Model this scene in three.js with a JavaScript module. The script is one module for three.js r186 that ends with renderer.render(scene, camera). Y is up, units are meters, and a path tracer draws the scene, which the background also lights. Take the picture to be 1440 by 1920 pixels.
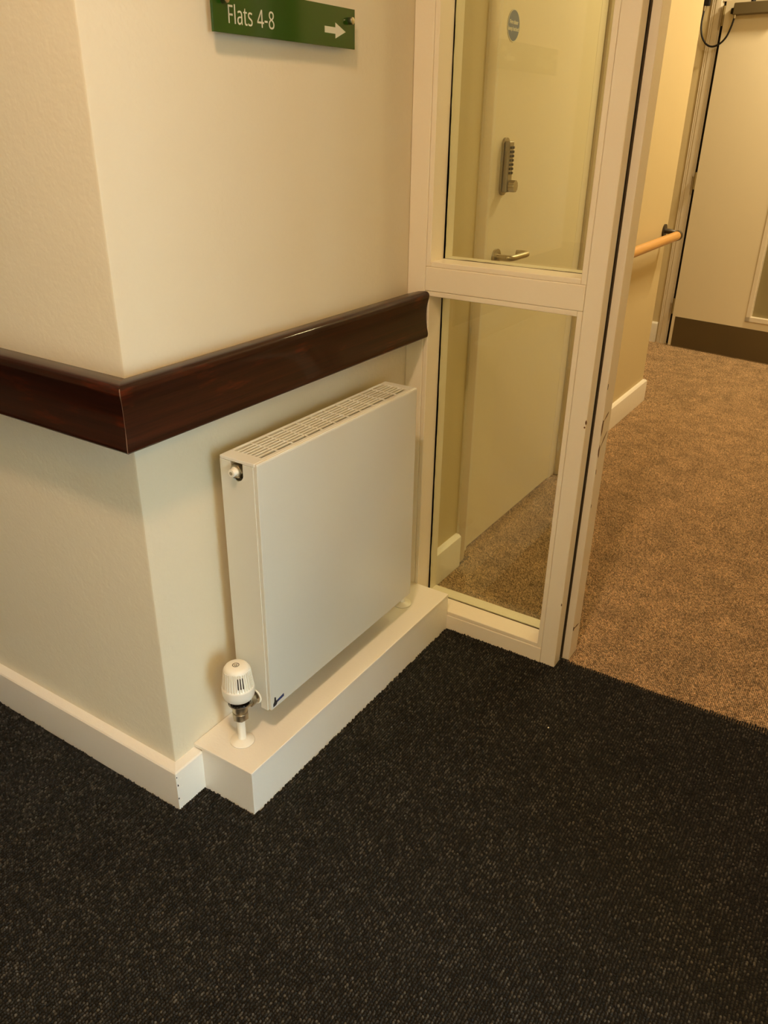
import * as THREE from 'three';
import { RoundedBoxGeometry } from 'three/addons/geometries/RoundedBoxGeometry.js';
import { mergeGeometries, mergeVertices, toCreasedNormals } from 'three/addons/utils/BufferGeometryUtils.js';
import { RectAreaLightUniformsLib } from 'three/addons/lights/RectAreaLightUniformsLib.js';

// ---------------------------------------------------------------- camera, lights, exposure
const EYE = new THREE.Vector3(-0.9033, 1.4196, 1.1232);
const FWD = new THREE.Vector3(0.75670151, -0.44144892, -0.48220916);
const UP = new THREE.Vector3(0.36343701, 0.89716616, -0.25101079);
const scene = new THREE.Scene();
scene.background = new THREE.Color().setRGB(9.2, 12.4, 17.0);   // overcast daylight, seen only through the glazed entrance door
const camera = new THREE.PerspectiveCamera(2 * Math.atan(960 / 1497.9) * 180 / Math.PI, 0.75, 0.05, 40);
camera.position.copy(EYE); camera.up.copy(UP); camera.lookAt(EYE.clone().add(FWD)); camera.updateMatrixWorld(true);
scene.add(camera);
const renderer = new THREE.WebGLRenderer({ antialias: true });
renderer.toneMapping = THREE.LinearToneMapping;
renderer.toneMappingExposure = 1.0;
renderer.shadowMap.enabled = true;
RectAreaLightUniformsLib.init();

const CEIL = 2.80;
// ceiling fittings: [x, z, side of the glowing square, radiance, colour, label]
const WARM = [1.0, 0.67, 0.41], SOFT = [1.0, 0.71, 0.17], AMBER = [1.0, 0.80, 0.47];
const LAMPS = [
  [-0.78, 0.77, 0.18, 290, WARM, 'round ceiling light over the lobby beside the wall corner'],
  [-1.30, 2.80, 0.26, 105, SOFT, 'round ceiling light inside the glazed entrance'],
  [2.75, 1.02, 0.22, 138, AMBER, 'round ceiling light in the corridor outside the keypad door'],
  [4.35, 0.75, 0.22, 245, AMBER, 'round ceiling light at the far end of the corridor'],
  [5.90, 0.30, 0.20, 40, AMBER, 'round ceiling light beyond the far corridor door'],
  [-0.95, -1.80, 0.22, 10, WARM, 'round ceiling light in the passage left of the corner'],
];

// ---------------------------------------------------------------- helpers
let seed = 12345;
const rnd = () => { seed = (seed * 1664525 + 1013904223) >>> 0; return seed / 4294967296; };
const rr = (a, b) => a + (b - a) * rnd();
const V = (x, y, z) => new THREE.Vector3(x, y, z);
const used = {};
function numbered(n) { used[n] = (used[n] || 0) + 1; return used[n] === 1 ? n : `${n}_${String(used[n] - 1).padStart(3, '0')}`; }
const base = new Map();
function tag(o, label, category, group, kind) {
  if (label) o.userData.label = label;
  if (category) o.userData.category = category;
  if (group) o.userData.group = group;
  if (kind) o.userData.kind = kind;
  return o;
}
function thing(name, at, label, category, group) {
  const g = new THREE.Group(); g.name = numbered(name); g.position.set(...at); base.set(g, V(...at)); scene.add(g);
  return tag(g, label, category, group);
}
function structGroup(name, at, label) {
  const g = new THREE.Group(); g.name = numbered(name); g.position.set(...at); base.set(g, V(...at)); scene.add(g);
  return tag(g, label, null, null, 'structure');
}
// geometry is written in world metres; a part is shifted into its thing's frame
function put(name, geo, mat, parent) {
  const m = new THREE.Mesh(geo, mat); m.name = numbered(name); m.castShadow = m.receiveShadow = true;
  if (parent) {
    const b = base.get(parent); geo.translate(-b.x, -b.y, -b.z); base.set(m, b); parent.add(m);
  } else { scene.add(m); base.set(m, V(0, 0, 0)); }
  return m;
}
function struct(name, geo, mat, label) { const m = put(name, geo, mat); return tag(m, label, null, null, 'structure'); }
function boxUV(g) {
  if (g.index) g = g.toNonIndexed();
  const p = g.attributes.position, uv = new Float32Array(p.count * 2), a = V(), b = V(), c = V();
  for (let i = 0; i < p.count; i += 3) {
    a.fromBufferAttribute(p, i); b.fromBufferAttribute(p, i + 1); c.fromBufferAttribute(p, i + 2);
    const n = b.clone().sub(a).cross(c.clone().sub(a)); const ax = Math.abs(n.x), ay = Math.abs(n.y), az = Math.abs(n.z);
    [a, b, c].forEach((q, k) => {
      const s = ax >= ay && ax >= az ? [q.z, q.y] : ay >= az ? [q.x, q.z] : [q.x, q.y];
      uv[(i + k) * 2] = s[0]; uv[(i + k) * 2 + 1] = s[1];
    });
  }
  g.setAttribute('uv', new THREE.BufferAttribute(uv, 2));
  return g;
}
function box(x0, x1, y0, y1, z0, z1, r = 0.0015, seg = 2) {
  const w = x1 - x0, h = y1 - y0, d = z1 - z0;
  const rad = Math.min(r, w / 2.01, h / 2.01, d / 2.01);
  const g = rad > 0 ? new RoundedBoxGeometry(w, h, d, seg, rad) : new THREE.BoxGeometry(w, h, d);
  g.translate((x0 + x1) / 2, (y0 + y1) / 2, (z0 + z1) / 2);
  return boxUV(g);
}
function clean(gs) {
  return mergeGeometries(gs.map(g => { g = g.index ? g.toNonIndexed() : g; for (const k of Object.keys(g.attributes)) if (!['position', 'normal', 'uv'].includes(k)) g.deleteAttribute(k); return g; }));
}
// a closed profile carried between two end curves; uv = metres along the run and round the profile
function loft(A, B, angle = 35, capA = true, capB = true, uOff = 0) {
  const n = A.length, pos = [], uv = [];
  let v = 0; const len = A[0].distanceTo(B[0]);
  const tri = (p, q, r, a, b, c) => { for (const t of [p, q, r]) pos.push(t.x, t.y, t.z); uv.push(...a, ...b, ...c); };
  for (let i = 0; i < n; i++) {
    const j = (i + 1) % n, d = A[i].distanceTo(A[j]);
    const u0 = uOff, u1 = uOff + len;
    tri(A[i], B[i], B[j], [u0, v], [u1, v], [u1, v + d]); tri(A[i], B[j], A[j], [u0, v], [u1, v + d], [u0, v + d]);
    v += d;
  }
  const cap = (P, flip) => {
    const nrm = V(); for (let i = 0; i < n; i++) nrm.add(P[i].clone().sub(P[0]).cross(P[(i + 1) % n].clone().sub(P[0])));
    const ax = Math.abs(nrm.x) > Math.abs(nrm.z);
    const c2 = P.map(p => new THREE.Vector2(ax ? p.z : p.x, p.y));
    for (const f of THREE.ShapeUtils.triangulateShape(c2, [])) {
      const [a, b, c] = flip ? [f[0], f[2], f[1]] : f; tri(P[a], P[b], P[c], [c2[a].x, c2[a].y], [c2[b].x, c2[b].y], [c2[c].x, c2[c].y]);
    }
  };
  if (capA) cap(A, false); if (capB) cap(B, true);
  const g = new THREE.BufferGeometry();
  g.setAttribute('position', new THREE.Float32BufferAttribute(pos, 3)); g.setAttribute('uv', new THREE.Float32BufferAttribute(uv, 2));
  g.computeVertexNormals();
  return toCreasedNormals(g, angle * Math.PI / 180);
}
function extrudeY(pts, y0, y1, angle = 30) { return fixOut(loft(pts.map(p => V(p[0], y0, p[1])), pts.map(p => V(p[0], y1, p[1])), angle, false, false)); }
function fixOut(g) { return g; }
function lathe(pts, seg = 40) { return new THREE.LatheGeometry(pts.map(p => new THREE.Vector2(p[0], p[1])), seg); }
function tube(pts, r, seg = 48, rs = 12) { return new THREE.TubeGeometry(new THREE.CatmullRomCurve3(pts), seg, r, rs, false); }
function cylX(x0, x1, y, z, r, seg = 32) { const g = new THREE.CylinderGeometry(r, r, x1 - x0, seg); g.rotateZ(Math.PI / 2); g.translate((x0 + x1) / 2, y, z); return g; }
function cylZ(z0, z1, x, y, r, seg = 32) { const g = new THREE.CylinderGeometry(r, r, z1 - z0, seg); g.rotateX(Math.PI / 2); g.translate(x, y, (z0 + z1) / 2); return g; }
function cylY(y0, y1, x, z, r, seg = 32) { const g = new THREE.CylinderGeometry(r, r, y1 - y0, seg); g.translate(x, (y0 + y1) / 2, z); return g; }

// ---------------------------------------------------------------- textures
function lattice(n, s) { let k = s >>> 0; const a = new Float32Array(n * n); for (let i = 0; i < n * n; i++) { k = (k * 1664525 + 1013904223) >>> 0; a[i] = k / 4294967296; } return a; }
function tileNoise(nx, ny, s) { // smooth, tileable over 0..1
  const N = Math.max(nx, ny), L = lattice(N, s);
  return (u, v) => {
    const x = u * nx, y = v * ny, xi = Math.floor(x), yi = Math.floor(y); let fx = x - xi, fy = y - yi;
    fx = fx * fx * (3 - 2 * fx); fy = fy * fy * (3 - 2 * fy);
    const x0 = ((xi % nx) + nx) % nx, x1 = (x0 + 1) % nx, y0 = ((yi % ny) + ny) % ny, y1 = (y0 + 1) % ny;
    return (L[y0 * N + x0] * (1 - fx) + L[y0 * N + x1] * fx) * (1 - fy) + (L[y1 * N + x0] * (1 - fx) + L[y1 * N + x1] * fx) * fy;
  };
}
function dataTex(n, fn, size, srgb = false) { // fn(u, v) -> grey or [r, g, b] in 0..1; size in metres
  const d = new Uint8Array(n * n * 4);
  for (let j = 0; j < n; j++) for (let i = 0; i < n; i++) {
    let c = fn(i / n, j / n); if (typeof c === 'number') c = [c, c, c];
    const k = (j * n + i) * 4; for (let q = 0; q < 3; q++) d[k + q] = Math.max(0, Math.min(255, Math.round(c[q] * 255))); d[k + 3] = 255;
  }
  const t = new THREE.DataTexture(d, n, n); t.wrapS = t.wrapT = THREE.RepeatWrapping; t.magFilter = THREE.LinearFilter; t.minFilter = THREE.LinearMipmapLinearFilter; t.generateMipmaps = true;
  if (srgb) t.colorSpace = THREE.SRGBColorSpace;
  const s = Array.isArray(size) ? size : [size, size]; t.repeat.set(1 / s[0], 1 / s[1]); t.needsUpdate = true;
  return t;
}
const n4 = tileNoise(4, 4, 3), n9 = tileNoise(9, 9, 5), n24 = tileNoise(24, 24, 7), n60 = tileNoise(60, 60, 9), n150 = tileNoise(150, 150, 11), n300 = tileNoise(300, 300, 13);
const plasterBump = dataTex(1024, (u, v) => 0.34 * n4(u, v) + 0.26 * n9(u, v) + 0.14 * n24(u, v) + 0.10 * n60(u, v) + 0.10 * n150(u, v) + 0.06 * n300(u, v), 1.0);
const brushBump = dataTex(512, (u, v) => 0.5 * n4(u, v) + 0.3 * n24(u, v) + 0.2 * n150(u, v), 0.5);
const wn1 = tileNoise(3, 60, 21), wn2 = tileNoise(10, 200, 22), wn3 = tileNoise(40, 400, 23), wn4 = tileNoise(14, 10, 24), wn5 = tileNoise(60, 90, 25);
const mahogany = dataTex(1024, (u, v) => {
  const g = 0.5 * wn1(u, v) + 0.3 * wn2(u, v) + 0.2 * wn3(u, v);
  const w = Math.max(0, wn4(u, v) * 0.75 + wn5(u, v) * 0.35 - 0.72) * 2.2; // rubbed patches where the stain has worn
  return [0.150 + 0.190 * g + 0.26 * w, 0.060 + 0.088 * g + 0.100 * w, 0.028 + 0.034 * g + 0.020 * w];
}, [0.9, 0.3], true);
const bn1 = tileNoise(4, 70, 31), bn2 = tileNoise(20, 260, 32);
const beech = dataTex(512, (u, v) => { const g = 0.6 * bn1(u, v) + 0.4 * bn2(u, v); return [0.80 + 0.06 * g, 0.57 + 0.08 * g, 0.27 + 0.06 * g]; }, [0.6, 0.2], true);
const cn1 = tileNoise(200, 200, 41), cn2 = tileNoise(330, 330, 42), cn3 = tileNoise(7, 7, 43), cn4 = tileNoise(90, 90, 44);
const carpetH = (u, v) => 0.5 * cn1(u, v) + 0.5 * cn2(u, v);
const carpetMap = dataTex(1024, (u, v) => {
  const g = Math.pow(Math.max(0, Math.min(1, (carpetH(u, v) - 0.2) / 0.6)), 1.3), p = 0.85 + 0.18 * cn3(u, v) + 0.14 * cn4(u, v);
  return [(0.34 + 0.34 * g) * p, (0.275 + 0.285 * g) * p, (0.20 + 0.21 * g) * p];
}, 0.9, true);
const carpetBump = dataTex(1024, carpetH, 0.9);

// ---------------------------------------------------------------- materials
const M = {};
const std = (o) => new THREE.MeshStandardMaterial(o);
const phys = (o) => new THREE.MeshPhysicalMaterial(o);
M.wall = std({ color: '#ddd0b4', roughness: 0.62, bumpMap: plasterBump, bumpScale: 0.0024 });
M.wallCorr = std({ color: '#d3c196', roughness: 0.62, bumpMap: plasterBump, bumpScale: 0.001 });
M.ceiling = std({ color: '#efe8da', roughness: 0.9 });
M.trim = phys({ color: '#f2ece0', roughness: 0.42, bumpMap: brushBump, bumpScale: 0.0009, clearcoat: 0.35, clearcoatRoughness: 0.25 });
M.frame = phys({ color: '#efe4d0', roughness: 0.42, bumpMap: brushBump, bumpScale: 0.0008, clearcoat: 0.3, clearcoatRoughness: 0.3 });
M.architrave = phys({ color: '#d3c2a6', roughness: 0.42, bumpMap: brushBump, bumpScale: 0.0008, clearcoat: 0.3, clearcoatRoughness: 0.3 });
M.door = phys({ color: '#f0e4c8', roughness: 0.48, bumpMap: brushBump, bumpScale: 0.0004, clearcoat: 0.2, clearcoatRoughness: 0.35 });
M.radiator = phys({ color: '#dedcd0', roughness: 0.38, clearcoat: 0.35, clearcoatRoughness: 0.22 });
M.grille = phys({ color: '#e6e3d8', roughness: 0.35, clearcoat: 0.4, clearcoatRoughness: 0.25 });
M.fins = std({ color: '#b9b4a6', roughness: 0.6 });
M.plastic = phys({ color: '#f3eee0', roughness: 0.35, clearcoat: 0.3, clearcoatRoughness: 0.3 });
M.plasticSpeck = M.plastic;
M.chrome = std({ color: '#8f8b86', roughness: 0.18, metalness: 1 });
M.nickel = std({ color: '#b9b09c', roughness: 0.33, metalness: 1 });
M.steel = std({ color: '#b5a88c', roughness: 0.34, metalness: 1 });
M.lockSteel = std({ color: '#9c917a', roughness: 0.45, metalness: 0.9 });
M.darkSteel = std({ color: '#4a463c', roughness: 0.5, metalness: 0.8 });
M.kick = std({ color: '#7a7058', roughness: 0.42, metalness: 0.85 });
M.black = std({ color: '#0d0b0a', roughness: 0.55 });
M.blackSeal = std({ color: '#0b0808', roughness: 0.8 });
M.greySeal = std({ color: '#43351f', roughness: 0.8 });
M.rail = phys({ map: mahogany, color: '#b8a496', roughness: 0.5, specularIntensity: 0.35, clearcoat: 0.45, clearcoatRoughness: 0.06 });
M.filler = std({ color: '#75543f', roughness: 0.7 });
M.beech = phys({ map: beech, roughness: 0.4, clearcoat: 0.5, clearcoatRoughness: 0.25 });
M.carpet = std({ map: carpetMap, roughness: 1, bumpMap: carpetBump, bumpScale: 0.006 });
M.matBase = std({ color: '#15110d', roughness: 1 });
M.matLoop = std({ color: '#ffffff', roughness: 0.95 });
M.tuft = std({ color: '#ffffff', roughness: 1 });
M.concrete = std({ color: '#7b766d', roughness: 0.95 });
M.chip = std({ color: '#6b4a22', roughness: 0.9 });
M.chipDark = std({ color: '#2a1d12', roughness: 0.9 });
M.glass = phys({ color: '#f4f7ee', transmission: 1, thickness: 0, roughness: 0.01, ior: 1.5 });
M.glassFrost = phys({ color: '#c9bd92', transmission: 0.55, thickness: 0, roughness: 0.35, ior: 1.5 });
M.opal = std({ color: '#f4efe4', roughness: 0.5 });
M.brass = std({ color: '#8d7d55', roughness: 0.5, metalness: 0.6 });

// ---------------------------------------------------------------- the setting
const FL = -0.008;                                        // top of the slab, under carpet and mat
struct('floor', box(-2.04, 7.0, FL - 0.12, FL, -4.14, 3.75, 0), M.concrete, 'concrete floor slab under the carpet and the mat');
struct('ceiling', box(-2.04, 7.0, CEIL, CEIL + 0.1, -4.14, 3.75, 0), M.ceiling, 'plain painted ceiling');
const CR = 0.006, W = 0.14;                                // corner rounding, wall thickness
const arc = (a0, a1, n = 4) => Array.from({ length: n + 1 }, (_, i) => { const a = a0 + (a1 - a0) * i / n; return [CR - CR * Math.cos(a), -CR + CR * Math.sin(a)]; });
function prism(pts, y0, y1, angle) { // pts counter-clockwise seen from above (x right, z down is clockwise): orientation fixed here
  let s = 0; for (let i = 0; i < pts.length; i++) { const a = pts[i], b = pts[(i + 1) % pts.length]; s += a[0] * b[1] - b[0] * a[1]; }
  const P = s > 0 ? pts : pts.slice().reverse();
  const g = loft(P.map(p => V(p[0], y0, p[1])), P.map(p => V(p[0], y1, p[1])), angle || 30, false, false);
  return boxUV(g);
}
struct('wall_left', prism([[0, -4], ...arc(0, Math.PI / 4), [W, -W], [W, -4]], FL, CEIL), M.wall, 'cream painted lobby wall left of the outside corner');
struct('wall_back', prism([...arc(Math.PI / 4, Math.PI / 2), [1.02, 0], [1.02, -W], [W, -W]], FL, CEIL), M.wall, 'cream painted wall behind the radiator');
// corridor wall with the keypad door opening
const D0 = 1.385, D1 = 2.30, DT = 2.07;
struct('wall_corridor', clean([box(1.02, D0, FL, CEIL, -0.13, 0.005, 0), box(D0, D1, DT, CEIL, -0.13, -0.004, 0), box(D1, 3.577, FL, CEIL, -0.13, -0.013, 0.004)]), M.wallCorr, 'cream corridor wall with the keypad door');
struct('wall_recess', clean([box(3.437, 3.577, FL, CEIL, -2.2, -0.13, 0), box(3.577, 5.2, FL, CEIL, -2.34, -2.2, 0)]), M.wallCorr, 'walls of the recess behind the corridor corner');
const FX = 5.0;                                            // far wall face
struct('wall_far', clean([box(FX, FX + 0.14, FL, CEIL, -2.2, -0.255, 0), box(FX, FX + 0.14, 2.11, CEIL, -0.255, 0.68, 0), box(FX, FX + 0.14, FL, CEIL, 0.68, 1.55, 0)]), M.wallCorr, 'cream end wall of the corridor around the far door');
struct('wall_corridor_right', box(1.077, 7.0, FL, CEIL, 1.55, 1.68, 0), M.wallCorr, 'cream wall on the other side of the corridor');
struct('wall_beyond', clean([box(6.7, 6.84, FL, CEIL, -1.2, 1.55, 0), box(FX + 0.14, 6.7, FL, CEIL, -1.34, -1.2, 0)]), M.wallCorr, 'walls of the space beyond the far door');
struct('wall_right', clean([box(0.956, 1.077, 2.10, CEIL, 0, 1.62, 0), box(0.04, 1.077, FL, CEIL, 1.62, 1.76, 0), box(-0.10, 0.04, FL, CEIL, 1.62, 3.60, 0)]), M.wall, 'cream lobby wall beyond the corridor doorway');
struct('wall_lobby', box(-2.04, -1.90, FL, CEIL, -4.14, 3.75, 0), M.wall, 'cream lobby wall facing the corner');
struct('wall_end', box(-1.90, 0.14, FL, CEIL, -4.14, -4.0, 0), M.wall, 'cream end wall of the passage');
const E0 = -1.60, E1 = -0.24, EZ = 3.60;                   // glazed entrance door with daylight outside
struct('wall_front', clean([box(-1.90, E0, FL, CEIL, EZ, EZ + 0.15, 0), box(E1, 0.04, FL, CEIL, EZ, EZ + 0.15, 0), box(E0, E1, 2.16, CEIL, EZ, EZ + 0.15, 0)]), M.wall, 'cream wall around the glazed entrance door');
struct('pavement', box(-6, 4, -0.16, -0.03, EZ + 0.15, 9, 0), M.concrete, 'grey pavement outside the entrance');
const ed = structGroup('door_3', [-0.92, 0, EZ + 0.07], 'glazed entrance door to the street');
put('frame', clean([box(E0, E0 + 0.06, 0, 2.16, EZ + 0.02, EZ + 0.10), box(E1 - 0.06, E1, 0, 2.16, EZ + 0.02, EZ + 0.10), box(-0.96, -0.88, 0, 2.16, EZ + 0.02, EZ + 0.10), box(E0 + 0.06, E1 - 0.06, 2.09, 2.16, EZ + 0.02, EZ + 0.10), box(E0 + 0.06, E1 - 0.06, 0, 0.16, EZ + 0.02, EZ + 0.10)]), M.frame, ed);
put('pane', box(E0 + 0.06, -0.96, 0.16, 2.09, EZ + 0.057, EZ + 0.063, 0), M.glass, ed);
put('pane', box(-0.88, E1 - 0.06, 0.16, 2.09, EZ + 0.057, EZ + 0.063, 0), M.glass, ed);

// skirting boards: profile [offset from the wall, height]
const SK = [[0, FL], [0.0245, FL], [0.0245, 0.098], [0.0238, 0.1035], [0.021, 0.1065], [0.006, 0.110], [0, 0.1108]];
const skL = SK.map(([o, y]) => V(-o, y, -3.99)), skM = SK.map(([o, y]) => V(-o, y, o));
struct('baseboard_left', loft(skM, skL, 25), M.trim, 'white gloss skirting along the left wall').name;
struct('baseboard_back', loft(SK.map(([o, y]) => V(0.0740, y, o)), skM, 25), M.trim, 'short chipped white skirting return at the wall corner');
const SKC = [[0, FL], [0.02, FL], [0.02, 0.108], [0.019, 0.114], [0.012, 0.121], [0, 0.123]];
struct('baseboard_corridor', clean([
  loft(SKC.map(([o, y]) => V(1.325, y, 0.005 + o)), SKC.map(([o, y]) => V(1.078, y, 0.005 + o)), 25),
  loft(SKC.map(([o, y]) => V(3.577 + o, y, -0.013 + o)), SKC.map(([o, y]) => V(2.375, y, -0.013 + o)), 25),
  loft(SKC.map(([o, y]) => V(3.577 + o, y, -2.19)), SKC.map(([o, y]) => V(3.577 + o, y, -0.013 + o)), 25)]), M.trim, 'white skirting along the corridor wall');
struct('baseboard_far', clean([
  loft(SKC.map(([o, y]) => V(FX - o, y * 1.15, -0.33)), SKC.map(([o, y]) => V(FX - o, y * 1.15, -2.19)), 25)]), M.trim, 'white skirting on the end wall beside the far door');

// paint chips: thin irregular patches of bare wood and old paint
function chip(axis, at, u, v, w, h, out) {
  const n = 9, s = new THREE.Shape();
  for (let i = 0; i < n; i++) { const a = i / n * Math.PI * 2, r = rr(0.55, 1.0); const x = Math.cos(a) * w / 2 * r, y = Math.sin(a) * h / 2 * r; i ? s.lineTo(x, y) : s.moveTo(x, y); }
  const g = new THREE.ExtrudeGeometry(s, { depth: 0.0005, bevelEnabled: false });
  if (axis === 'z') g.translate(u, v, at); else { g.rotateY(-Math.PI / 2); g.translate(at, v, u); }
  return g;
}

{
  const bb = scene.children.find(o => o.name === 'baseboard_back');
  for (const [x, y, w, h] of [[-0.0215, 0.094, 0.004, 0.005], [-0.0205, 0.070, 0.004, 0.008], [-0.0225, 0.032, 0.004, 0.006]]) put('paint_chip', chip('z', 0.0244, x, y, w, h), M.chipDark, bb);
  for (const [x, y, w, h] of [[-0.013, 0.085, 0.014, 0.006], [-0.010, 0.060, 0.010, 0.004], [-0.016, 0.022, 0.012, 0.005]]) put('dent', chip('z', 0.0243, x, y, w, h), M.plastic, bb);
}

// ---------------------------------------------------------------- window_1: the glazed side screen
const X0 = 0.956, X1 = 1.077, XG = 1.030;
const win = structGroup('window_1', [1.016, 0, 0.27], 'cream painted timber side screen with two clear panes');
put('stile', box(X0, X1, 0.002, 2.10, 0.0005, 0.0538, 0.0025), M.frame, win);
put('stile', clean([box(X0, 1.0005, -0.004, 2.10, 0.4872, 0.5317, 0.003), box(1.0005, X1, -0.004, 2.10, 0.4872, 0.526, 0.001)]), M.frame, win);
put('door_stop', box(1.0135, X1, -0.004, 2.10, 0.524, 0.5546, 0.003), M.frame, win);
put('smoke_seal', box(1.0020, 1.0125, 0.0, 2.09, 0.524, 0.5300, 0.001), M.blackSeal, win);
put('seal_carrier', box(1.0118, 1.0140, 0.0, 2.09, 0.524, 0.5345, 0.0005), M.greySeal, win);
put('bottom_rail', box(X0 - 0.0002, X1, -0.004, 0.0460, 0.0542, 0.4868, 0.0025), M.frame, win);
put('middle_rail', box(X0 - 0.0002, X1, 1.0165, 1.0775, 0.0542, 0.4868, 0.0025), M.frame, win);
put('top_rail', box(X0, X1, 2.04, 2.10, 0.0542, 0.4868, 0.0025), M.frame, win);
function glazing(y0, y1) { // opening from y0 to y1 between z 0.0542 and 0.4868
  const z0 = 0.0542, z1 = 0.4868, b = 0.0135, p = 0.0012;
  for (const [a, c] of [[X0 + p, XG - 0.003], [XG + 0.003, X1 - p]]) {
    put('glazing_bead', box(a, c, y0, y1, z0, z0 + b, 0.0022), M.frame, win);
    put('glazing_bead', box(a, c, y0, y1, z1 - b, z1, 0.0022), M.frame, win);
    put('glazing_bead', box(a, c, y0, y0 + b, z0 + b, z1 - b, 0.0022), M.frame, win);
    put('glazing_bead', box(a, c, y1 - b, y1, z0 + b, z1 - b, 0.0022), M.frame, win);
  }
  const g = put('pane', box(XG - 0.003, XG + 0.003, y0 + 0.002, y1 - 0.002, z0 + 0.002, z1 - 0.002, 0), M.glass, win);
  tag(g, 'clear glass pane');
  // ragged dark line of glazing mastic where the bead meets the glass
  const strip = (len, w0, w1, place) => {
    const s = new THREE.Shape(); s.moveTo(0, -0.001); s.lineTo(len, -0.001);
    const n = Math.round(len / 0.012); let w = (w0 + w1) / 2;
    for (let i = n; i >= 0; i--) { w += rr(-0.0006, 0.0006); w = Math.max(w0, Math.min(w1, w)); s.lineTo(len * i / n, w); }
    const g = new THREE.ExtrudeGeometry(s, { depth: 0.0025, bevelEnabled: false }); place(g); return g;
  };
  put('mastic_line', clean([
    strip(y1 - y0 - 2 * b, 0.0012, 0.0045, g => { g.rotateZ(Math.PI / 2); g.scale(-1, 1, 1); g.rotateY(-Math.PI / 2); g.translate(XG - 0.003, y0 + b, z0 + b); }),
    strip(z1 - z0 - 2 * b, 0.0004, 0.0016, g => { g.rotateY(-Math.PI / 2); g.translate(XG - 0.003, y0 + b, z0 + b); })]), M.greySeal, win);
}
glazing(0.0460, 1.0165); glazing(1.0775, 2.04);
for (const [z, y, w, h] of [[0.5305, 0.748, 0.006, 0.016], [0.5285, 0.735, 0.007, 0.006], [0.5300, 0.212, 0.004, 0.012]]) put('paint_chip', chip('x', X0 - 0.0003, z, y, w, h), M.chip, win);
for (const [x, y, w, h, m] of [[1.0175, 0.722, 0.011, 0.055, 1], [1.0165, 0.655, 0.012, 0.045, 1], [1.017, 0.60, 0.004, 0.02, 1], [1.019, 0.105, 0.010, 0.018, 0], [1.016, 0.83, 0.004, 0.022, 0], [1.018, 0.50, 0.004, 0.014, 0]]) put('paint_chip', chip('z', 0.5545, x, y, w, h), m ? M.chip : M.chipDark, win);
for (const [x0, y0, x1, y1] of [[1.016, 0.105, 1.066, 0.101], [1.018, 0.735, 1.06, 0.757], [1.018, 0.660, 1.064, 0.70]]) { // scrapes across the stop
  const L = Math.hypot(x1 - x0, y1 - y0), g = chip('z', 0.5545, 0, 0, L, 0.0065); g.translate(0, 0, -0.5545); g.rotateZ(Math.atan2(y1 - y0, x1 - x0)); g.translate((x0 + x1) / 2, (y0 + y1) / 2, 0.5545); put('scrape', g, M.chip, win);
}
// the doorway's other side and head
const jamb = structGroup('trim_1', [1.016, 0, 1.58], 'cream door frame on the far side of the doorway');
put('jamb', box(X0, X1, -0.004, 2.10, 1.56, 1.62, 0.003), M.frame, jamb);
put('door_head', box(X0, X1, 2.05, 2.10, 0.5546, 1.56, 0.003), M.frame, jamb);

// ---------------------------------------------------------------- carpet, mat
const carpet = thing('corridor_carpet', [3, 0, 0], 'brown speckled cut pile carpet running along the corridor', 'carpet');
put('backing', clean([box(1.0, 1.077, FL, -0.0025, 0.5546, 1.56, 0), box(1.077, 3.577, FL, -0.0025, 0.006, 1.55, 0), box(1.387, 2.298, FL, -0.0025, -0.13, 0.0055, 0), box(2.2985, 3.577, FL, -0.0025, -0.0125, 0.0055, 0), box(3.597, 5.0, FL, -0.0025, -2.19, 1.55, 0), box(5.0, 5.14, FL, -0.0025, -0.24, 0.655, 0), box(5.14, 6.7, FL, -0.0025, -1.2, 1.55, 0)]), M.carpet, carpet);
const fr = new THREE.Frustum().setFromProjectionMatrix(new THREE.Matrix4().multiplyMatrices(camera.projectionMatrix, camera.matrixWorldInverse));
const matEdge = z => 1.006 + 0.014 * Math.max(0, z - 0.75) / 0.35 * Math.max(0, z - 0.75) / 0.35 + 0.0012 * Math.sin(z * 60);
function scatter(name, parent, x0, x1, z0, z1, dx, dz, keep, shape, paint, mat, geo) {
  const list = [];
  for (let z = z0; z < z1; z += dz) { const sh = rnd() * dx; for (let x = x0 + sh; x < x1; x += dx) {
    const p = V(x + rr(-0.18, 0.18) * dx, 0, z + rr(-0.10, 0.10) * dz);
    if (!fr.intersectsSphere(new THREE.Sphere(p, 0.35)) || !keep(p.x, p.z)) continue; list.push(p); } }
  const im = new THREE.InstancedMesh(geo, mat, list.length), m = new THREE.Matrix4(), q = new THREE.Quaternion(), c = new THREE.Color();
  const b = base.get(parent);
  list.forEach((p, i) => { const s = shape(p, q); m.compose(V(p.x - b.x, s[3] - b.y, p.z - b.z), q, V(s[0], s[1], s[2])); im.setMatrixAt(i, m); im.setColorAt(i, paint(c, p)); });
  im.name = numbered(name); im.castShadow = im.receiveShadow = true; im.userData.kind = 'stuff'; parent.add(im);
  console.log(name, list.length);
  return im;
}
const mat = thing('entrance_mat', [-0.8, 0, 1], 'black ribbed loop pile entrance mat covering the lobby floor', 'mat');
put('backing', clean([box(-1.9, -0.0245, FL, -0.0028, -4.0, 1.62, 0), box(-1.9, -0.10, FL, -0.0028, 1.62, 3.6, 0), box(-0.0245, 0.0588, FL, -0.0028, 0.0246, 1.62, 0), box(0.0588, 0.9555, FL, -0.0028, 0.1768, 1.62, 0), box(0.9555, 0.9995, FL, -0.0028, 0.532, 1.5595, 0)]), M.matBase, mat);
const pn = tileNoise(40, 40, 77);
const blob = new THREE.IcosahedronGeometry(1, 1);
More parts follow.
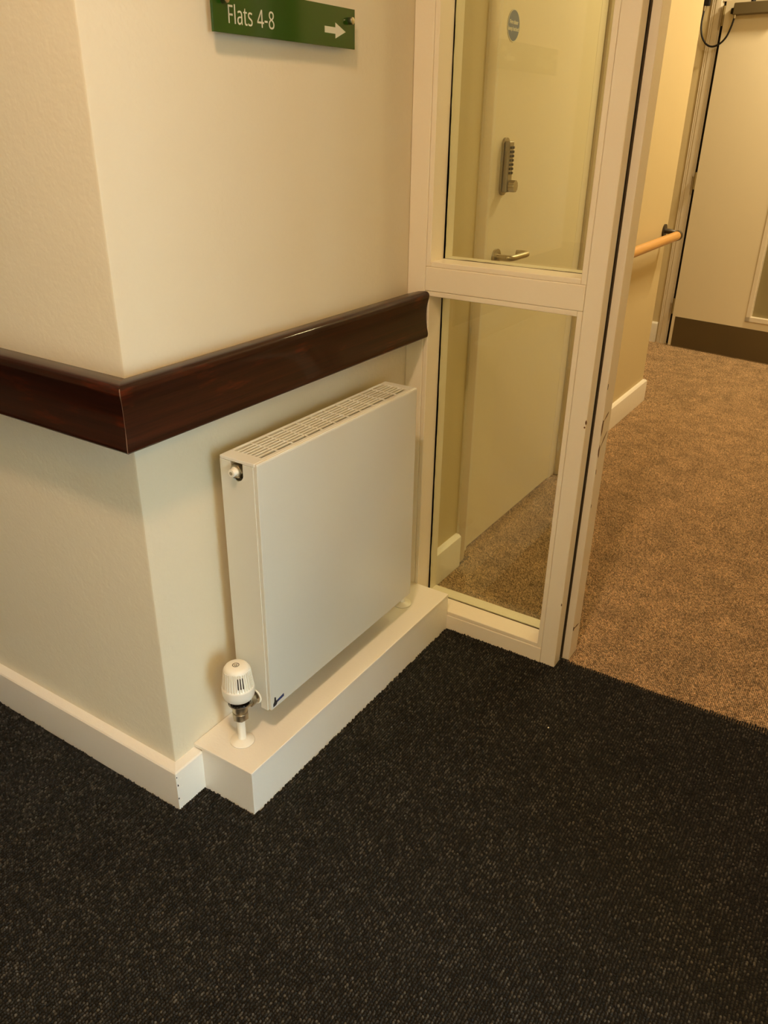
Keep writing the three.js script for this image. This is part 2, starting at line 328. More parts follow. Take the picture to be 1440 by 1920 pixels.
const inWall = (x, z) => (x > -0.026 && z < 0.024) || (x > 0.058 && z < 0.1765 && x < 0.957) || (x > 0.955 && z < 0.5325) || (x > 1.0125 && z < 0.5556) || (x > 0.955 && z > 1.558);
scatter('loop_pile', mat, -1.5, 1.04, -1.6, 1.61, 0.0053, 0.0063, (x, z) => !inWall(x, z) && x < matEdge(z), (p, q) => {
  q.setFromEuler(new THREE.Euler(rr(-0.3, 0.3), rr(-0.5, 0.5), rr(-0.35, 0.15))); return [rr(0.0025, 0.0033), rr(0.0030, 0.0046), rr(0.0022, 0.0027), -0.0018];
}, (c, p) => {
  const t = rnd(), g = pn(p.x * 0.8 + 5, p.z * 0.8 + 5);
  const k = (t < 0.16 ? rr(0.034, 0.075) : t < 0.60 ? rr(0.012, 0.028) : rr(0.003, 0.009)) * (0.75 + 0.5 * g);
  return c.setRGB(k * 1.08, k * 0.98, k * 0.83);
}, M.matLoop, blob);
const blob0 = new THREE.IcosahedronGeometry(1, 0);
scatter('cut_pile', carpet, 1.0, 5.0, -0.9, 1.55, 0.0046, 0.0046, (x, z) => x > matEdge(z) + 0.001 && !(x < 1.079 && (z < 0.556 || z > 1.555)) && (x > 3.6 ? z > -0.9 : x > 1.40 && x < 2.28 ? z > -0.02 : x > 2.28 ? z > 0.0085 : z > 0.0265), (p, q) => {
  q.setFromEuler(new THREE.Euler(rr(-0.9, 0.9), rr(0, 6.28), rr(-0.9, 0.9))); return [rr(0.0012, 0.0019), rr(0.0030, 0.0048), rr(0.0012, 0.0019), -0.0012];
}, (c, p) => {
  const t = rnd(), g = 0.8 + 0.3 * pn(p.x * 0.5 + 3, p.z * 0.5 + 3);
  const k = (t < 0.3 ? rr(0.30, 0.44) : t < 0.85 ? rr(0.52, 0.76) : rr(0.78, 0.92)) * g;
  return c.setRGB(k, k * 0.70, k * 0.41);
}, M.tuft, blob0);
const lint = put('lint', new THREE.IcosahedronGeometry(0.0022, 0).scale(1.4, 0.6, 1).translate(0.70, 0.0035, 0.62), M.plastic); tag(lint, 'white speck of lint lying on the black mat', 'lint');

// ---------------------------------------------------------------- wooden wall rail, mitred at the corner
const RP = [[0, 0.896], [0.058, 0.8935], [0.0655, 0.8945], [0.0685, 0.898], [0.0692, 0.9045], [0.0680, 0.911], [0.0655, 0.920], [0.0634, 0.936], [0.0624, 0.955], [0.0626, 0.972], [0.0645, 0.985], [0.0672, 0.9945], [0.0688, 1.001], [0.0688, 1.007], [0.0665, 1.0115], [0.0625, 1.0145], [0.056, 1.0155], [0.035, 1.0125], [0.012, 1.0055], [0, 1.002]];
const railA = thing('wooden_wall_rail', [0, 0.9, -2], 'dark varnished wooden rail on the bare wall round the corner from the radiator', 'wall rail', null);
put('board', loft(RP.map(([o, y]) => V(-o, y, o)), RP.map(([o, y]) => V(-o, y, -3.99)), 30), M.rail, railA);
const railB = thing('wooden_wall_rail', [0.47, 0.9, 0.03], 'dark varnished wooden rail above the white radiator, ending at the glazed screen', 'wall rail', null);
put('board', loft(RP.map(([o, y]) => V(X0 - 0.0005, y, o)), RP.map(([o, y]) => V(-o, y, o)), 30, true, true, 1.3), M.rail, railB);
{ // worn pale filler in the mitre joint
  const ps = RP.slice(1, 15), tri = [];
  const w = i => (i < 6 ? 0.00055 : i < 11 ? 0.00025 : 0.0008);
  const P = (o, y, s, i) => V(-o - 0.0004 + s * w(i) * 0.7, y, o + 0.0004 + s * w(i) * 0.7);
  const A = [], B = []; ps.forEach(([o, y], i) => { A.push(P(o, y, -1, i)); B.push(P(o, y, 1, i)); });
  const inner = ps.map(([o, y]) => V(-o + 0.004, y, o - 0.004));
  const pos = []; const q = (a, b, c, d) => { for (const t of [a, b, c, a, c, d]) pos.push(t.x, t.y, t.z); };
  for (let i = 0; i + 1 < ps.length; i++) { q(A[i], B[i], B[i + 1], A[i + 1]); q(B[i], inner[i], inner[i + 1], B[i + 1]); q(inner[i], A[i], A[i + 1], inner[i + 1]); }
  const g = new THREE.BufferGeometry(); g.setAttribute('position', new THREE.Float32BufferAttribute(pos, 3)); g.computeVertexNormals();
  const m = put('mitre_filler', g, M.filler, railB); tag(m, 'pale worn filler in the mitre joint');
}

// ---------------------------------------------------------------- pipe boxing (plinth) under the radiator
const plinth = thing('pipe_boxing', [0.5, 0, 0.09], 'low white painted boxing along the wall under the radiator', 'boxing');
put('top_board', box(0.0578, X0 - 0.0005, 0.1135, 0.1231, 0.0005, 0.1768, 0.0018), M.trim, plinth);
put('front_board', prism([[0.0590, 0.0248], [0.0590, 0.1751], [0.0596, 0.1757], [X0 - 0.0005, 0.1757], [X0 - 0.0005, 0.160], [0.0748, 0.160], [0.0748, 0.0248]], -0.004, 0.1130), M.trim, plinth);

// ---------------------------------------------------------------- radiator
const RX0 = 0.176, RX1 = 0.7922, RY0 = 0.1964, RY1 = 0.8085, RZ0 = 0.0403, RZ1 = 0.1375;
const rad = thing('radiator', [0.484, RY0, 0.089], 'white flat fronted steel panel radiator with a slotted top grille', 'radiator');
put('front_panel', box(RX0 + 0.001, RX1 - 0.001, RY0 + 0.001, RY1 - 0.003, RZ1 - 0.0045, RZ1, 0.0018, 3), M.radiator, rad);
put('panel_edge', box(RX0 + 0.0015, RX0 + 0.006, RY0 + 0.002, RY1 - 0.006, RZ1 - 0.0115, RZ1 - 0.004, 0.0008), M.radiator, rad);
put('panel_edge', box(RX1 - 0.006, RX1 - 0.0015, RY0 + 0.002, RY1 - 0.006, RZ1 - 0.0115, RZ1 - 0.004, 0.0008), M.radiator, rad);
put('water_panel', clean([box(RX0 + 0.008, RX1 - 0.008, RY0 + 0.006, RY1 - 0.02, RZ1 - 0.020, RZ1 - 0.008, 0.002), box(RX0 + 0.004, RX1 - 0.004, RY0 + 0.003, RY1 - 0.03, RZ0 + 0.001, RZ0 + 0.012, 0.003)]), M.radiator, rad);
{ // corrugated convector fins behind the grille
  const gs = []; for (let i = 0; i < 23; i++) { const x = RX0 + 0.03 + i * 0.0248; gs.push(box(x, x + 0.0012, RY0 + 0.03, RY1 - 0.045, RZ0 + 0.013, RZ0 + 0.030, 0), box(x + 0.006, x + 0.0072, RY0 + 0.03, RY1 - 0.045, RZ1 - 0.042, RZ1 - 0.022, 0)); }
  const f = put('convector_fins', clean(gs), M.fins, rad); f.userData.kind = 'stuff';
}
// side panels with a slot for the vent at the top and a notch for the pipe below
function sidePanel(x0, x1, holes) {
  const z0 = RZ0, z1 = RZ1 - 0.0105, y0 = RY0 - 0.001, y1 = RY1 - 0.0085, s = new THREE.Shape();
  const nz = 0.091, nr = 0.0175, ny = 0.221;               // pipe notch
  s.moveTo(z0, y0);
  if (holes) { s.lineTo(nz - nr, y0); s.lineTo(nz - nr, ny); s.absarc(nz, ny, nr, Math.PI, 0, true); s.lineTo(nz + nr, y0); }
  s.lineTo(z1, y0); s.lineTo(z1, y1);
  if (holes) { const c = 0.0845, r = 0.0165; s.lineTo(c + r, y1); s.lineTo(c + r, 0.777); s.absarc(c, 0.777, r, 0, -Math.PI, true); s.lineTo(c - r, y1); }
  s.lineTo(z0, y1); s.lineTo(z0, y0);
  const g = new THREE.ExtrudeGeometry(s, { depth: x1 - x0 - 0.0012, bevelEnabled: true, bevelSize: 0.0006, bevelThickness: 0.0006, bevelSegments: 2, curveSegments: 24 });
  g.rotateY(-Math.PI / 2); g.translate(x1 - 0.0006, 0, 0); return g;
}
put('side_panel', sidePanel(RX0, RX0 + 0.0035, true), M.radiator, rad);
put('side_panel', sidePanel(RX1 - 0.0035, RX1, false), M.radiator, rad);
const gx0 = 0.2105, gx1 = 0.7665, gz0 = 0.0475, gz1 = 0.1205, gy0 = RY1 - 0.0016, gy1 = RY1;
const grille = put('top_grille', clean([
  box(RX0, gx0, RY1 - 0.0075, gy1, RZ0 - 0.0005, RZ1 - 0.006, 0.0016), box(gx1, RX1, RY1 - 0.0075, gy1, RZ0 - 0.0005, RZ1 - 0.006, 0.0016),
  box(gx0, gx1, RY1 - 0.0075, gy1, RZ0 - 0.0005, gz0, 0.0012), box(gx0, gx1, RY1 - 0.0075, gy1, gz1, RZ1 - 0.006, 0.0016),
  box(RX0 + 0.001, RX1 - 0.001, RY1 - 0.009, RY1 - 0.0002, RZ1 - 0.0055, RZ1 - 0.0004, 0.0018)]), M.grille, rad);
for (let i = 1; i < 7; i++) { const z = gz0 + (gz1 - gz0) * i / 7; put('slat', box(gx0 - 0.001, gx1 + 0.001, gy0 - 0.003, gy1 - 0.0004, z - 0.0023, z + 0.0023, 0.0009), M.grille, grille); }
for (let i = 1; i < 11; i++) { const x = gx0 + (gx1 - gx0) * i / 11; put('cross_bar', box(x - 0.0020, x + 0.0020, gy0 - 0.0012, gy1 - 0.0001, gz0 - 0.001, gz1 + 0.001, 0.0009), M.grille, grille); }
{ // vent plug: steel hexagon boss with a white hexagonal plug
  const cy = 0.7835, cz = 0.0845;
  const hole = put('plug_recess', cylX(RX0 + 0.012, RX0 + 0.016, 0.781, cz, 0.0185), M.black, rad);
  const boss = new THREE.CylinderGeometry(0.0158, 0.0158, 0.016, 6); boss.rotateZ(Math.PI / 2); boss.translate(RX0 + 0.005, cy, cz);
  put('vent_boss', clean([boss, cylX(RX0 - 0.0055, RX0 - 0.0028, cy, cz, 0.0128)]), M.nickel, rad);
  const pl = new THREE.CylinderGeometry(0.0082, 0.0096, 0.013, 6); pl.rotateZ(Math.PI / 2); pl.translate(RX0 - 0.010, cy, cz);
  const plug = put('vent_plug', clean([pl, cylX(RX0 - 0.006, RX0 - 0.003, cy, cz, 0.0100)]), M.plastic, rad);
  put('vent_screw', cylX(RX0 - 0.0175, RX0 - 0.0160, cy, cz, 0.0038), M.nickel, plug);
}
{ // small blue and black maker's sticker at the foot of the front panel
  const cut = (pts, d) => { const h = new THREE.Shape(); pts.forEach(([x, y], i) => i ? h.lineTo(x, y) : h.moveTo(x, y)); h.closePath(); return new THREE.ExtrudeGeometry(h, { depth: d, bevelEnabled: false }).translate(0, 0, RZ1); };
  const m = put('maker_sticker', cut([[0.1955, 0.2085], [0.2230, 0.2110], [0.2225, 0.2190], [0.1945, 0.2150]], 0.0003), phys({ color: '#2c3a70', roughness: 0.4 }), rad); tag(m, 'small dark blue sticker');
  put('sticker_mark', cut([[0.1840, 0.2030], [0.1950, 0.2035], [0.1985, 0.2080], [0.1975, 0.2140], [0.1945, 0.2160], [0.1945, 0.2255], [0.1900, 0.2275], [0.1885, 0.2160], [0.1845, 0.2110]], 0.0004), phys({ color: '#1c2026', roughness: 0.4 }), rad);
}

// ---------------------------------------------------------------- thermostatic valve at the radiator's foot
const vx = 0.1275, vz = 0.088;
const valve = thing('thermostatic_valve', [vx, 0.123, vz], 'white ribbed thermostatic valve on a pipe at the near end of the radiator', 'valve');
const spin = g => { g.translate(vx, 0, vz); return g; };
const head = put('valve_head', spin(lathe([[0, 0.3388], [0.012, 0.3385], [0.0205, 0.3370], [0.0252, 0.3345], [0.0280, 0.3305], [0.0288, 0.3270], [0.0276, 0.3255], [0.0322, 0.2870], [0.0340, 0.2845]].reverse(), 64)), M.plastic, valve);
{ // ribs of the grip, with open slots between them at the front
  const gs = []; for (let i = 0; i < 36; i++) {
    const a = i / 36 * Math.PI * 2, g = new RoundedBoxGeometry(0.0030, 0.044, 0.0044, 2, 0.0008); g.rotateX(-0.125); g.translate(0, 0.3058, 0.0306); g.rotateY(a); gs.push(g);
  }
  put('grip_ribs', spin(clean(gs)), M.plastic, head);
  const sl = []; for (const k of [-5, -4, -3]) { const g = new THREE.BoxGeometry(0.0023, 0.026, 0.0022); g.rotateX(-0.125); g.translate(0, 0.3065, 0.0306); g.rotateY((k + 0.5) / 36 * Math.PI * 2); sl.push(g); }
  sl.forEach(g => put('grip_slot', spin(g), M.chipDark, head));
}
put('valve_skirt', spin(lathe([[0.0330, 0.2850], [0.0358, 0.2838], [0.0366, 0.280], [0.0368, 0.268], [0.0360, 0.2620], [0.0345, 0.2560], [0.0310, 0.2520], [0.0270, 0.2505], [0.0, 0.2505]], 64)), M.plastic, valve);
{ // round emblem printed on top of the head
  const cv = document.createElement('canvas'); cv.width = cv.height = 128; const c = cv.getContext('2d');
  c.fillStyle = '#ece6d6'; c.fillRect(0, 0, 128, 128); c.strokeStyle = '#1a1714'; c.lineWidth = 11; c.beginPath(); c.arc(64, 64, 52, 0, 7); c.stroke();
  c.lineWidth = 12; c.beginPath(); c.arc(46, 64, 17, 0.6, 5.4); c.stroke(); c.beginPath(); c.moveTo(66, 42); c.lineTo(92, 42); c.moveTo(66, 64); c.lineTo(88, 64); c.moveTo(66, 86); c.lineTo(94, 86); c.stroke();
  const t = new THREE.CanvasTexture(cv); t.colorSpace = THREE.SRGBColorSpace;
  const g = new THREE.CylinderGeometry(0.0085, 0.0085, 0.0006, 32); g.rotateY(2.4); put('emblem', spin(g.translate(-0.002, 0.3388, 0)), phys({ map: t, roughness: 0.4 }), valve);
}
{
  const gs = [lathe([[0, 0.2520], [0.0258, 0.2520], [0.0262, 0.2490], [0.0240, 0.2478], [0.0240, 0.2400], [0.0258, 0.2388], [0.0258, 0.2345], [0.0215, 0.2325], [0, 0.2325]].reverse(), 44)];
  for (let i = 0; i < 22; i++) { const g = new THREE.BoxGeometry(0.0032, 0.0085, 0.0030); g.translate(0, 0.2434, 0.0246); g.rotateY(i / 22 * 6.2832); gs.push(g); }
  put('locking_ring', spin(clean(gs)), M.chrome, valve);
}
put('valve_body', clean([spin(lathe([[0, 0.2080], [0.0150, 0.2080], [0.0172, 0.2120], [0.0172, 0.2300], [0.0165, 0.2340], [0, 0.2340]], 40)), cylX(vx + 0.008, RX0 - 0.016, 0.221, 0.0895, 0.0125)]), M.nickel, valve);
{
  const h = new THREE.CylinderGeometry(0.0192, 0.0192, 0.017, 6); h.rotateY(0.35); h.translate(0, 0.1995, 0);
  put('compression_nut', spin(clean([h, lathe([[0, 0.2095], [0.0172, 0.2095], [0.0178, 0.2080], [0.0178, 0.2065], [0, 0.2065]], 32), lathe([[0.0, 0.1915], [0.0150, 0.1915], [0.0140, 0.1875], [0, 0.1875]], 32)])), M.nickel, valve);
  const u = new THREE.CylinderGeometry(0.0178, 0.0178, 0.011, 6); u.rotateZ(Math.PI / 2); u.translate(RX0 - 0.0155, 0.221, 0.0895);
  put('union_nut', clean([u, cylX(RX0 - 0.010, RX0 + 0.006, 0.221, 0.0895, 0.0105), cylX(RX0 + 0.001, RX0 + 0.004, 0.221, 0.091, 0.0160)]), M.nickel, valve);
  const ring = new THREE.TorusGeometry(0.0172, 0.0022, 12, 40); ring.rotateY(Math.PI / 2); ring.translate(RX0 - 0.0005, 0.221, 0.091);
  put('tail_collar', ring, M.plastic, valve);
}
put('pipe', cylY(0.124, 0.192, vx, vz, 0.0093), M.plastic, valve);
const collar = [[0.0092, 0.1318], [0.0112, 0.1316], [0.0140, 0.1304], [0.0190, 0.1284], [0.0250, 0.1264], [0.0278, 0.1250], [0.0284, 0.1231], [0.0092, 0.1231]].reverse();
put('pipe_collar', spin(lathe(collar, 56)), M.plastic, valve);
const far = thing('lockshield_pipe', [0.845, 0.123, 0.088], 'white pipe collar on the boxing at the screen end of the radiator', 'pipe collar');
put('pipe_collar', lathe(collar, 48).translate(0.832, 0, 0.086), M.plastic, far);
put('pipe', cylY(0.124, 0.225, 0.832, 0.086, 0.0085), M.plastic, far);
put('union_pipe', cylX(RX1 - 0.002, 0.842, 0.221, 0.086, 0.010), M.nickel, far);

// ---------------------------------------------------------------- direction sign on stand-off fixings
const sign = thing('direction_sign', [0.474, 1.549, 0.018], 'long green acrylic sign with pale lettering and an arrow, held off the wall', 'sign');
put('panel', box(0.2645, 0.6845, 1.549, 1.6205, 0.0150, 0.0198, 0.0008), phys({ color: '#24480f', roughness: 0.08 }), sign);
{
  const cv = document.createElement('canvas'); cv.width = 2016; cv.height = 342; const c = cv.getContext('2d'), S = 2016 / 0.42;
  const X = x => (x - 0.2645) * S, Y = y => 342 - (y - 1.549) * S;
  c.fillStyle = '#24480f'; c.fillRect(0, 0, 2016, 342); c.fillStyle = '#cfcdb9';
  const text = (s, x0, x1, cap) => { c.save(); c.font = '200px sans-serif'; const w = c.measureText(s).width; c.translate(X(x0), Y(1.5643)); c.scale((x1 - x0) * S / w, cap * S / 146); c.fillText(s, 0, 0); c.restore(); };
  text('Flats', 0.2995, 0.3665, 0.028); text('4-8', 0.3775, 0.4270, 0.028);
  c.beginPath(); [[0.580, 1.5835], [0.616, 1.5835], [0.616, 1.5920], [0.652, 1.5780], [0.616, 1.5640], [0.616, 1.5722], [0.580, 1.5722]].forEach(([x, y], i) => i ? c.lineTo(X(x), Y(y)) : c.moveTo(X(x), Y(y))); c.closePath(); c.fill();
  const t = new THREE.CanvasTexture(cv); t.colorSpace = THREE.SRGBColorSpace; t.anisotropy = 8;
  const g = new THREE.PlaneGeometry(0.4195, 0.071); g.translate(0.4745, 1.58475, 0.0200);
  put('printed_face', g, phys({ map: t, roughness: 0.08 }), sign);
}
for (const x of [0.2905, 0.6630]) {
  const g = lathe([[0, 0.0115], [0.0056, 0.0113], [0.0066, 0.0103], [0.0066, 0], [0, 0]], 28); g.rotateX(Math.PI / 2); g.translate(x, 1.5985, 0.0199);
  put('standoff_screw', clean([g, cylZ(0.0002, 0.0149, x, 1.5985, 0.0062)]), M.nickel, sign);
}

// ---------------------------------------------------------------- door_1: the keypad door in the corridor wall
const kd = structGroup('door_1', [1.84, 0, -0.012], 'cream flush door with a keypad lock in the corridor wall');
const arch = [[0, 0], [0.0165, 0.003], [0.0185, 0.010], [0.0195, 0.045], [0.016, 0.058], [0.011, 0.066], [0, 0.066]];
// architraves: [proud of the wall, across] – near side on the z = 0.005 wall, far side on the z = -0.013 wall
const archV = (xa, dir, zw, y1) => { const A = arch.map(([p, a]) => V(xa + dir * a, -0.004, zw + p)), B = arch.map(([p, a]) => V(xa + dir * a, y1, zw + p)); return dir > 0 ? loft(B, A, 30) : loft(A, B, 30); };
put('architrave', archV(1.325, 1, -0.004, 2.12), M.architrave, kd);
put('architrave', archV(2.360, -1, -0.013, 2.12), M.architrave, kd);
put('architrave', box(1.325, 2.36, 2.055, 2.12, -0.008, 0.012, 0.003), M.frame, kd);
put('lining', clean([box(1.387, 1.4415, -0.004, 2.055, -0.128, -0.0085, 0.001), box(2.2285, 2.298, -0.004, 2.055, -0.128, -0.0135, 0.001)]), M.frame, kd);
put('leaf', box(1.4445, 2.2255, 0.006, 2.05, -0.056, -0.0125, 0.002), M.door, kd);
{ // mechanical keypad lock
  const back = (() => { const s = new THREE.Shape(), x0 = 1.5035, x1 = 1.5445, y0 = 1.214, y1 = 1.374, r = 0.018; s.moveTo(x0 + r, y0); s.lineTo(x1 - r, y0); s.absarc(x1 - r, y0 + r, r, -Math.PI / 2, 0); s.lineTo(x1, y1 - r); s.absarc(x1 - r, y1 - r, r, 0, Math.PI / 2); s.lineTo(x0 + r, y1); s.absarc(x0 + r, y1 - r, r, Math.PI / 2, Math.PI); s.lineTo(x0, y0 + r); s.absarc(x0 + r, y0 + r, r, Math.PI, Math.PI * 1.5);
    const g = new THREE.ExtrudeGeometry(s, { depth: 0.006, bevelEnabled: true, bevelSize: 0.001, bevelThickness: 0.001, bevelSegments: 2, curveSegments: 12 }); g.translate(0, 0, -0.0120); return g; })();
  const lock = put('keypad_lock', clean([back, box(1.5065, 1.5415, 1.222, 1.366, -0.006, 0.012, 0.005, 3)]), M.lockSteel, kd); tag(lock, 'grey metal keypad door lock');
  for (let r = 0; r < 7; r++) for (let c = 0; c < 2; c++) { const x = 1.5165 + c * 0.0150, y = 1.348 - r * 0.0118; put('button', cylZ(0.0115, 0.0165, x, y, 0.0036, 16), M.darkSteel, lock); }
  const kn = []; { const s = new THREE.Shape(); for (let i = 0; i <= 60; i++) { const a = i / 60 * Math.PI * 2, r = 0.0150 + 0.0012 * Math.cos(a * 10); i ? s.lineTo(Math.cos(a) * r, Math.sin(a) * r) : s.moveTo(r, 0); } const g = new THREE.ExtrudeGeometry(s, { depth: 0.017, bevelEnabled: true, bevelSize: 0.0015, bevelThickness: 0.0015, bevelSegments: 2 }); g.translate(1.524, 1.2405, 0.016); kn.push(g, cylZ(0.010, 0.017, 1.524, 1.2405, 0.011)); }
  put('turn_knob', clean(kn), M.steel, lock);
  // lever handle returning to the door face
  const hy = 1.030, hx = 1.5120;
  const hd = put('door_handle', clean([cylZ(-0.0128, -0.004, hx, hy, 0.0255, 40), cylZ(-0.005, 0.030, hx, hy, 0.0095), tube([V(hx, hy, 0.022), V(hx + 0.003, hy, 0.036), V(hx + 0.012, hy, 0.043), V(hx + 0.03, hy, 0.045), V(hx + 0.075, hy, 0.045), V(hx + 0.110, hy, 0.045), V(hx + 0.124, hy, 0.042), V(hx + 0.130, hy, 0.030), V(hx + 0.130, hy, 0.004)], 0.0095, 80, 16)]), M.steel, kd); tag(hd, 'steel return to door lever handle');
}
{ // round blue notice
  const cv = document.createElement('canvas'); cv.width = cv.height = 512; const c = cv.getContext('2d');
  c.fillStyle = '#e6e2cf'; c.fillRect(0, 0, 512, 512); c.fillStyle = '#1f4f88'; c.beginPath(); c.arc(256, 256, 240, 0, 7); c.fill();
  c.fillStyle = '#f0eedd'; c.textAlign = 'center'; c.font = 'bold 84px sans-serif'; c.fillText('Fire door', 256, 232); c.fillText('keep locked', 256, 336, 440);
  const t = new THREE.CanvasTexture(cv); t.colorSpace = THREE.SRGBColorSpace; t.anisotropy = 8;
  const g = new THREE.CylinderGeometry(0.0405, 0.0405, 0.001, 48); g.rotateY(Math.PI / 2); g.rotateX(Math.PI / 2); g.translate(1.5235, 1.6635, -0.0120);
  const s = put('fire_door_notice', g, phys({ map: t, roughness: 0.35, clearcoat: 0.4 }), kd); tag(s, 'round blue fire door notice');
}

// ---------------------------------------------------------------- corridor handrail
const hr = thing('corridor_handrail', [3.0, 0.905, 0.03], 'round pale beech handrail on a dark bracket along the corridor wall', 'handrail');
put('rail_bar', (() => { const g = new THREE.CylinderGeometry(0.0225, 0.0225, 1.10, 28); g.rotateZ(Math.PI / 2); const u = g.attributes.uv, p = g.attributes.position; for (let i = 0; i < u.count; i++) u.setXY(i, p.getX(i), u.getX(i) * 0.14); g.translate(2.965, 0.906, 0.0575); return g; })(), M.beech, hr);
const plate = cylZ(-0.013, -0.005, 3.512, 0.925, 0.0330, 36);
const elbow = tube([V(3.512, 0.925, -0.008), V(3.520, 0.922, 0.020), V(3.528, 0.916, 0.040), V(3.532, 0.911, 0.052), V(3.524, 0.907, 0.060)], 0.0130, 30, 14);
const cup = cylX(3.500, 3.530, 0.906, 0.0575, 0.0245); const capEnd = new THREE.SphereGeometry(0.0245, 24, 14); capEnd.scale(0.55, 1, 1); capEnd.translate(3.530, 0.906, 0.0575);
const bk = put('end_bracket', clean([plate, elbow, capEnd, cup]), std({ color: '#3a3227', roughness: 0.4, metalness: 0.3 }), hr); tag(bk, 'dark brown end bracket');

// ---------------------------------------------------------------- door_2: the far corridor door, standing slightly ajar
const fd = structGroup('door_2', [4.95, 0, 0.2], 'cream far door with kick plate and vision panel, slightly ajar');
const TH = 0.18, HX = 4.945, HZ = -0.228;
const dm = new THREE.Matrix4().makeBasis(V(-Math.sin(TH), 0, Math.cos(TH)), V(0, 1, 0), V(-Math.cos(TH), 0, -Math.sin(TH))).setPosition(HX, 0, HZ); // local: s along the leaf, y up, n towards the camera
const onLeaf = g => g.applyMatrix4(dm);
{
  const s = new THREE.Shape(); s.moveTo(0, 0.004); s.lineTo(0.86, 0.004); s.lineTo(0.86, 2.085); s.lineTo(0, 2.085); s.lineTo(0, 0.004);
  const h = new THREE.Path(); h.moveTo(0.505, 0.262); h.lineTo(0.505, 1.75); h.lineTo(0.72, 1.75); h.lineTo(0.72, 0.262); h.lineTo(0.505, 0.262); s.holes.push(h);
  put('leaf', onLeaf(boxUV(new THREE.ExtrudeGeometry(s, { depth: 0.044, bevelEnabled: false }).translate(0, 0, -0.044))), M.door, fd);
  const bd = [box(0.498, 0.530, 0.255, 1.757, -0.044, 0.009, 0.004), box(0.695, 0.727, 0.255, 1.757, -0.044, 0.009, 0.004), box(0.498, 0.727, 0.255, 0.287, -0.044, 0.009, 0.004), box(0.498, 0.727, 1.725, 1.757, -0.044, 0.009, 0.004)];
  bd.forEach(b => put('glazing_bead', onLeaf(b), M.frame, fd));
  put('pane', onLeaf(box(0.52, 0.705, 0.277, 1.735, -0.026, -0.019, 0)), M.glassFrost, fd);
  put('kick_plate', onLeaf(box(0.0225, 0.845, 0.006, 0.2085, 0.0002, 0.0018, 0.0006)), M.kick, fd);
  for (const y of [0.2245, 1.034, 1.955]) put('hinge', onLeaf(clean([cylY(y, y + 0.104, -0.0065, 0.004, 0.0068, 14), box(-0.004, 0.0, y, y + 0.104, -0.034, -0.001, 0)])), M.brass, fd);
  const cl = put('door_closer', onLeaf(clean([box(0.069, 0.36, 2.003, 2.066, 0.0004, 0.052, 0.006, 3)])), std({ color: '#7d7257', roughness: 0.5, metalness: 0.55 }), fd); tag(cl, 'dark metal overhead door closer');
  put('closer_arm', onLeaf(clean([cylY(2.064, 2.085, 0.17, 0.026, 0.013), box(0.165, 0.33, 2.081, 2.087, 0.016, 0.036, 0.002)])), M.black, fd);
  put('cable_block', onLeaf(box(0.046, 0.0695, 2.012, 2.042, 0.0004, 0.030, 0.003)), M.black, fd);
}
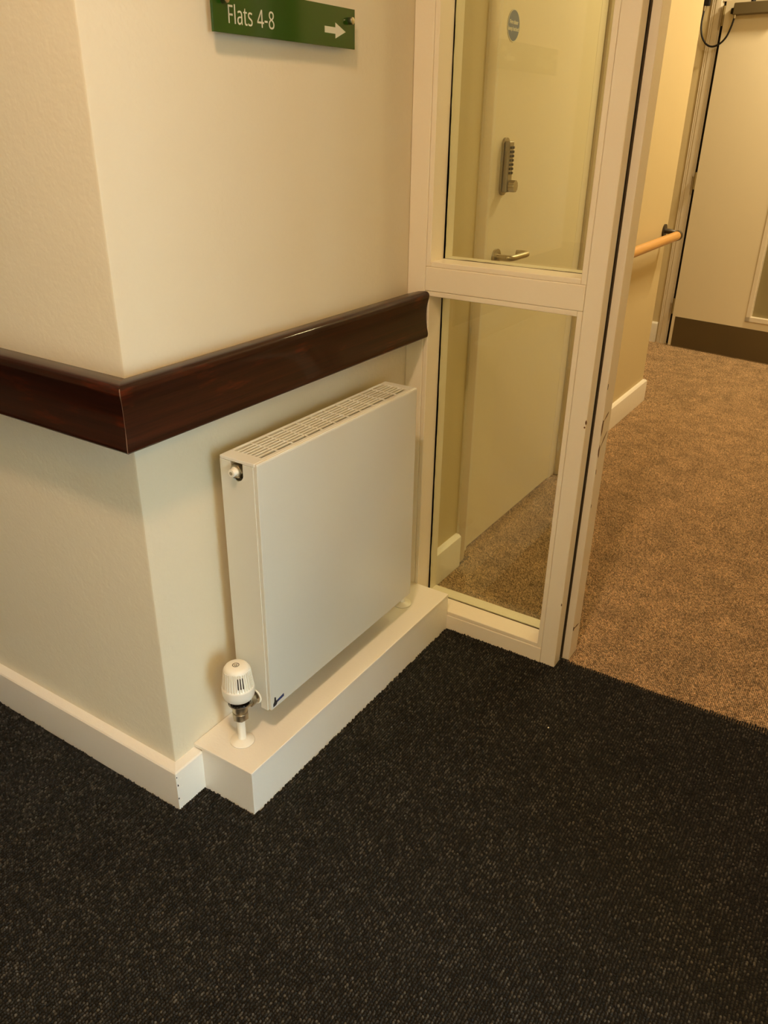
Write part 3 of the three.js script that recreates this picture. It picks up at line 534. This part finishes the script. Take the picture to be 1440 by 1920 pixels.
// frame of the far door
const AR = [[0, 0], [0.010, 0.001], [0.010, 0.010], [0.014, 0.013], [0.014, 0.021], [0.019, 0.026], [0.022, 0.040], [0.022, 0.056], [0.018, 0.062], [0, 0.062]];
const far0 = z => AR.map(([p, a]) => [FX - p, z + a]);
put('architrave', loft(far0(-0.322).map(([x, z]) => V(x, 2.14, z)), far0(-0.322).map(([x, z]) => V(x, -0.004, z)), 30), M.frame, fd);
put('architrave', box(FX - 0.02, FX, 2.085, 2.14, -0.26, 0.70, 0.003), M.frame, fd);
put('architrave', box(FX - 0.02, FX, -0.004, 2.14, 0.665, 0.73, 0.003), M.frame, fd);
put('jamb', clean([box(FX - 0.012, FX + 0.14, -0.004, 2.085, -0.262, -0.2515, 0.001), box(FX - 0.006, FX + 0.14, -0.004, 2.085, 0.655, 0.680, 0.001), box(FX - 0.006, FX + 0.14, 2.085, 2.11, -0.25, 0.66, 0.001), box(FX + 0.05, FX + 0.14, -0.004, 2.085, -0.243, -0.232, 0.001)]), M.frame, fd);
put('door_seal', box(FX - 0.007, FX + 0.045, 0.004, 2.085, -0.2512, -0.2325, 0.0005), M.blackSeal, fd);
// armoured cable loop between frame and closer
const loop = thing('cable_loop', [4.93, 1.85, -0.26], 'black cable looping from the far door frame to the door closer', 'cable');
put('cable', tube([[4.962, 2.041, -0.357], [4.951, 1.97, -0.357], [4.941, 1.904, -0.339], [4.932, 1.86, -0.303], [4.922, 1.846, -0.263], [4.913, 1.859, -0.221], [4.904, 1.891, -0.188], [4.894, 1.945, -0.166], [4.888, 1.990, -0.156]].map(p => V(...p)), 0.0055, 90, 12), M.black, loop);
put('cable_end', cylY(2.040, 2.068, 4.963, -0.356, 0.0062, 16), M.nickel, loop);
put('cable_end', cylY(1.986, 2.014, 4.887, -0.155, 0.0062, 16), M.nickel, loop);
put('frame_block', box(4.955, 4.985, 2.066, 2.150, -0.371, -0.330, 0.004), M.black, loop);

// ---------------------------------------------------------------- ceiling lights
for (const [x, z, s, power, col, label] of LAMPS) {
  const t = thing('ceiling_light', [x, CEIL, z], label, 'light');
  put('lamp_base', lathe([[0, CEIL - 0.001], [s * 0.72, CEIL - 0.001], [s * 0.74, CEIL - 0.010], [s * 0.72, CEIL - 0.028], [0, CEIL - 0.028]], 48).translate(x, 0, z), M.opal, t);
  const glow = std({ color: '#f4efe4', roughness: 0.5, emissive: new THREE.Color().setRGB(...col), emissiveIntensity: 3 });
  put('diffuser', lathe([[s * 0.68, CEIL - 0.0285], [s * 0.66, CEIL - 0.036], [s * 0.56, CEIL - 0.042], [0, CEIL - 0.044]].reverse(), 48).translate(x, 0, z), glow, t);
  const L = new THREE.RectAreaLight(new THREE.Color().setRGB(...col), power, s, s);
  L.position.set(x, CEIL - 0.050, z); L.lookAt(x, 0, z); L.name = 'lamp_light'; scene.add(L);
}
renderer.render(scene, camera);
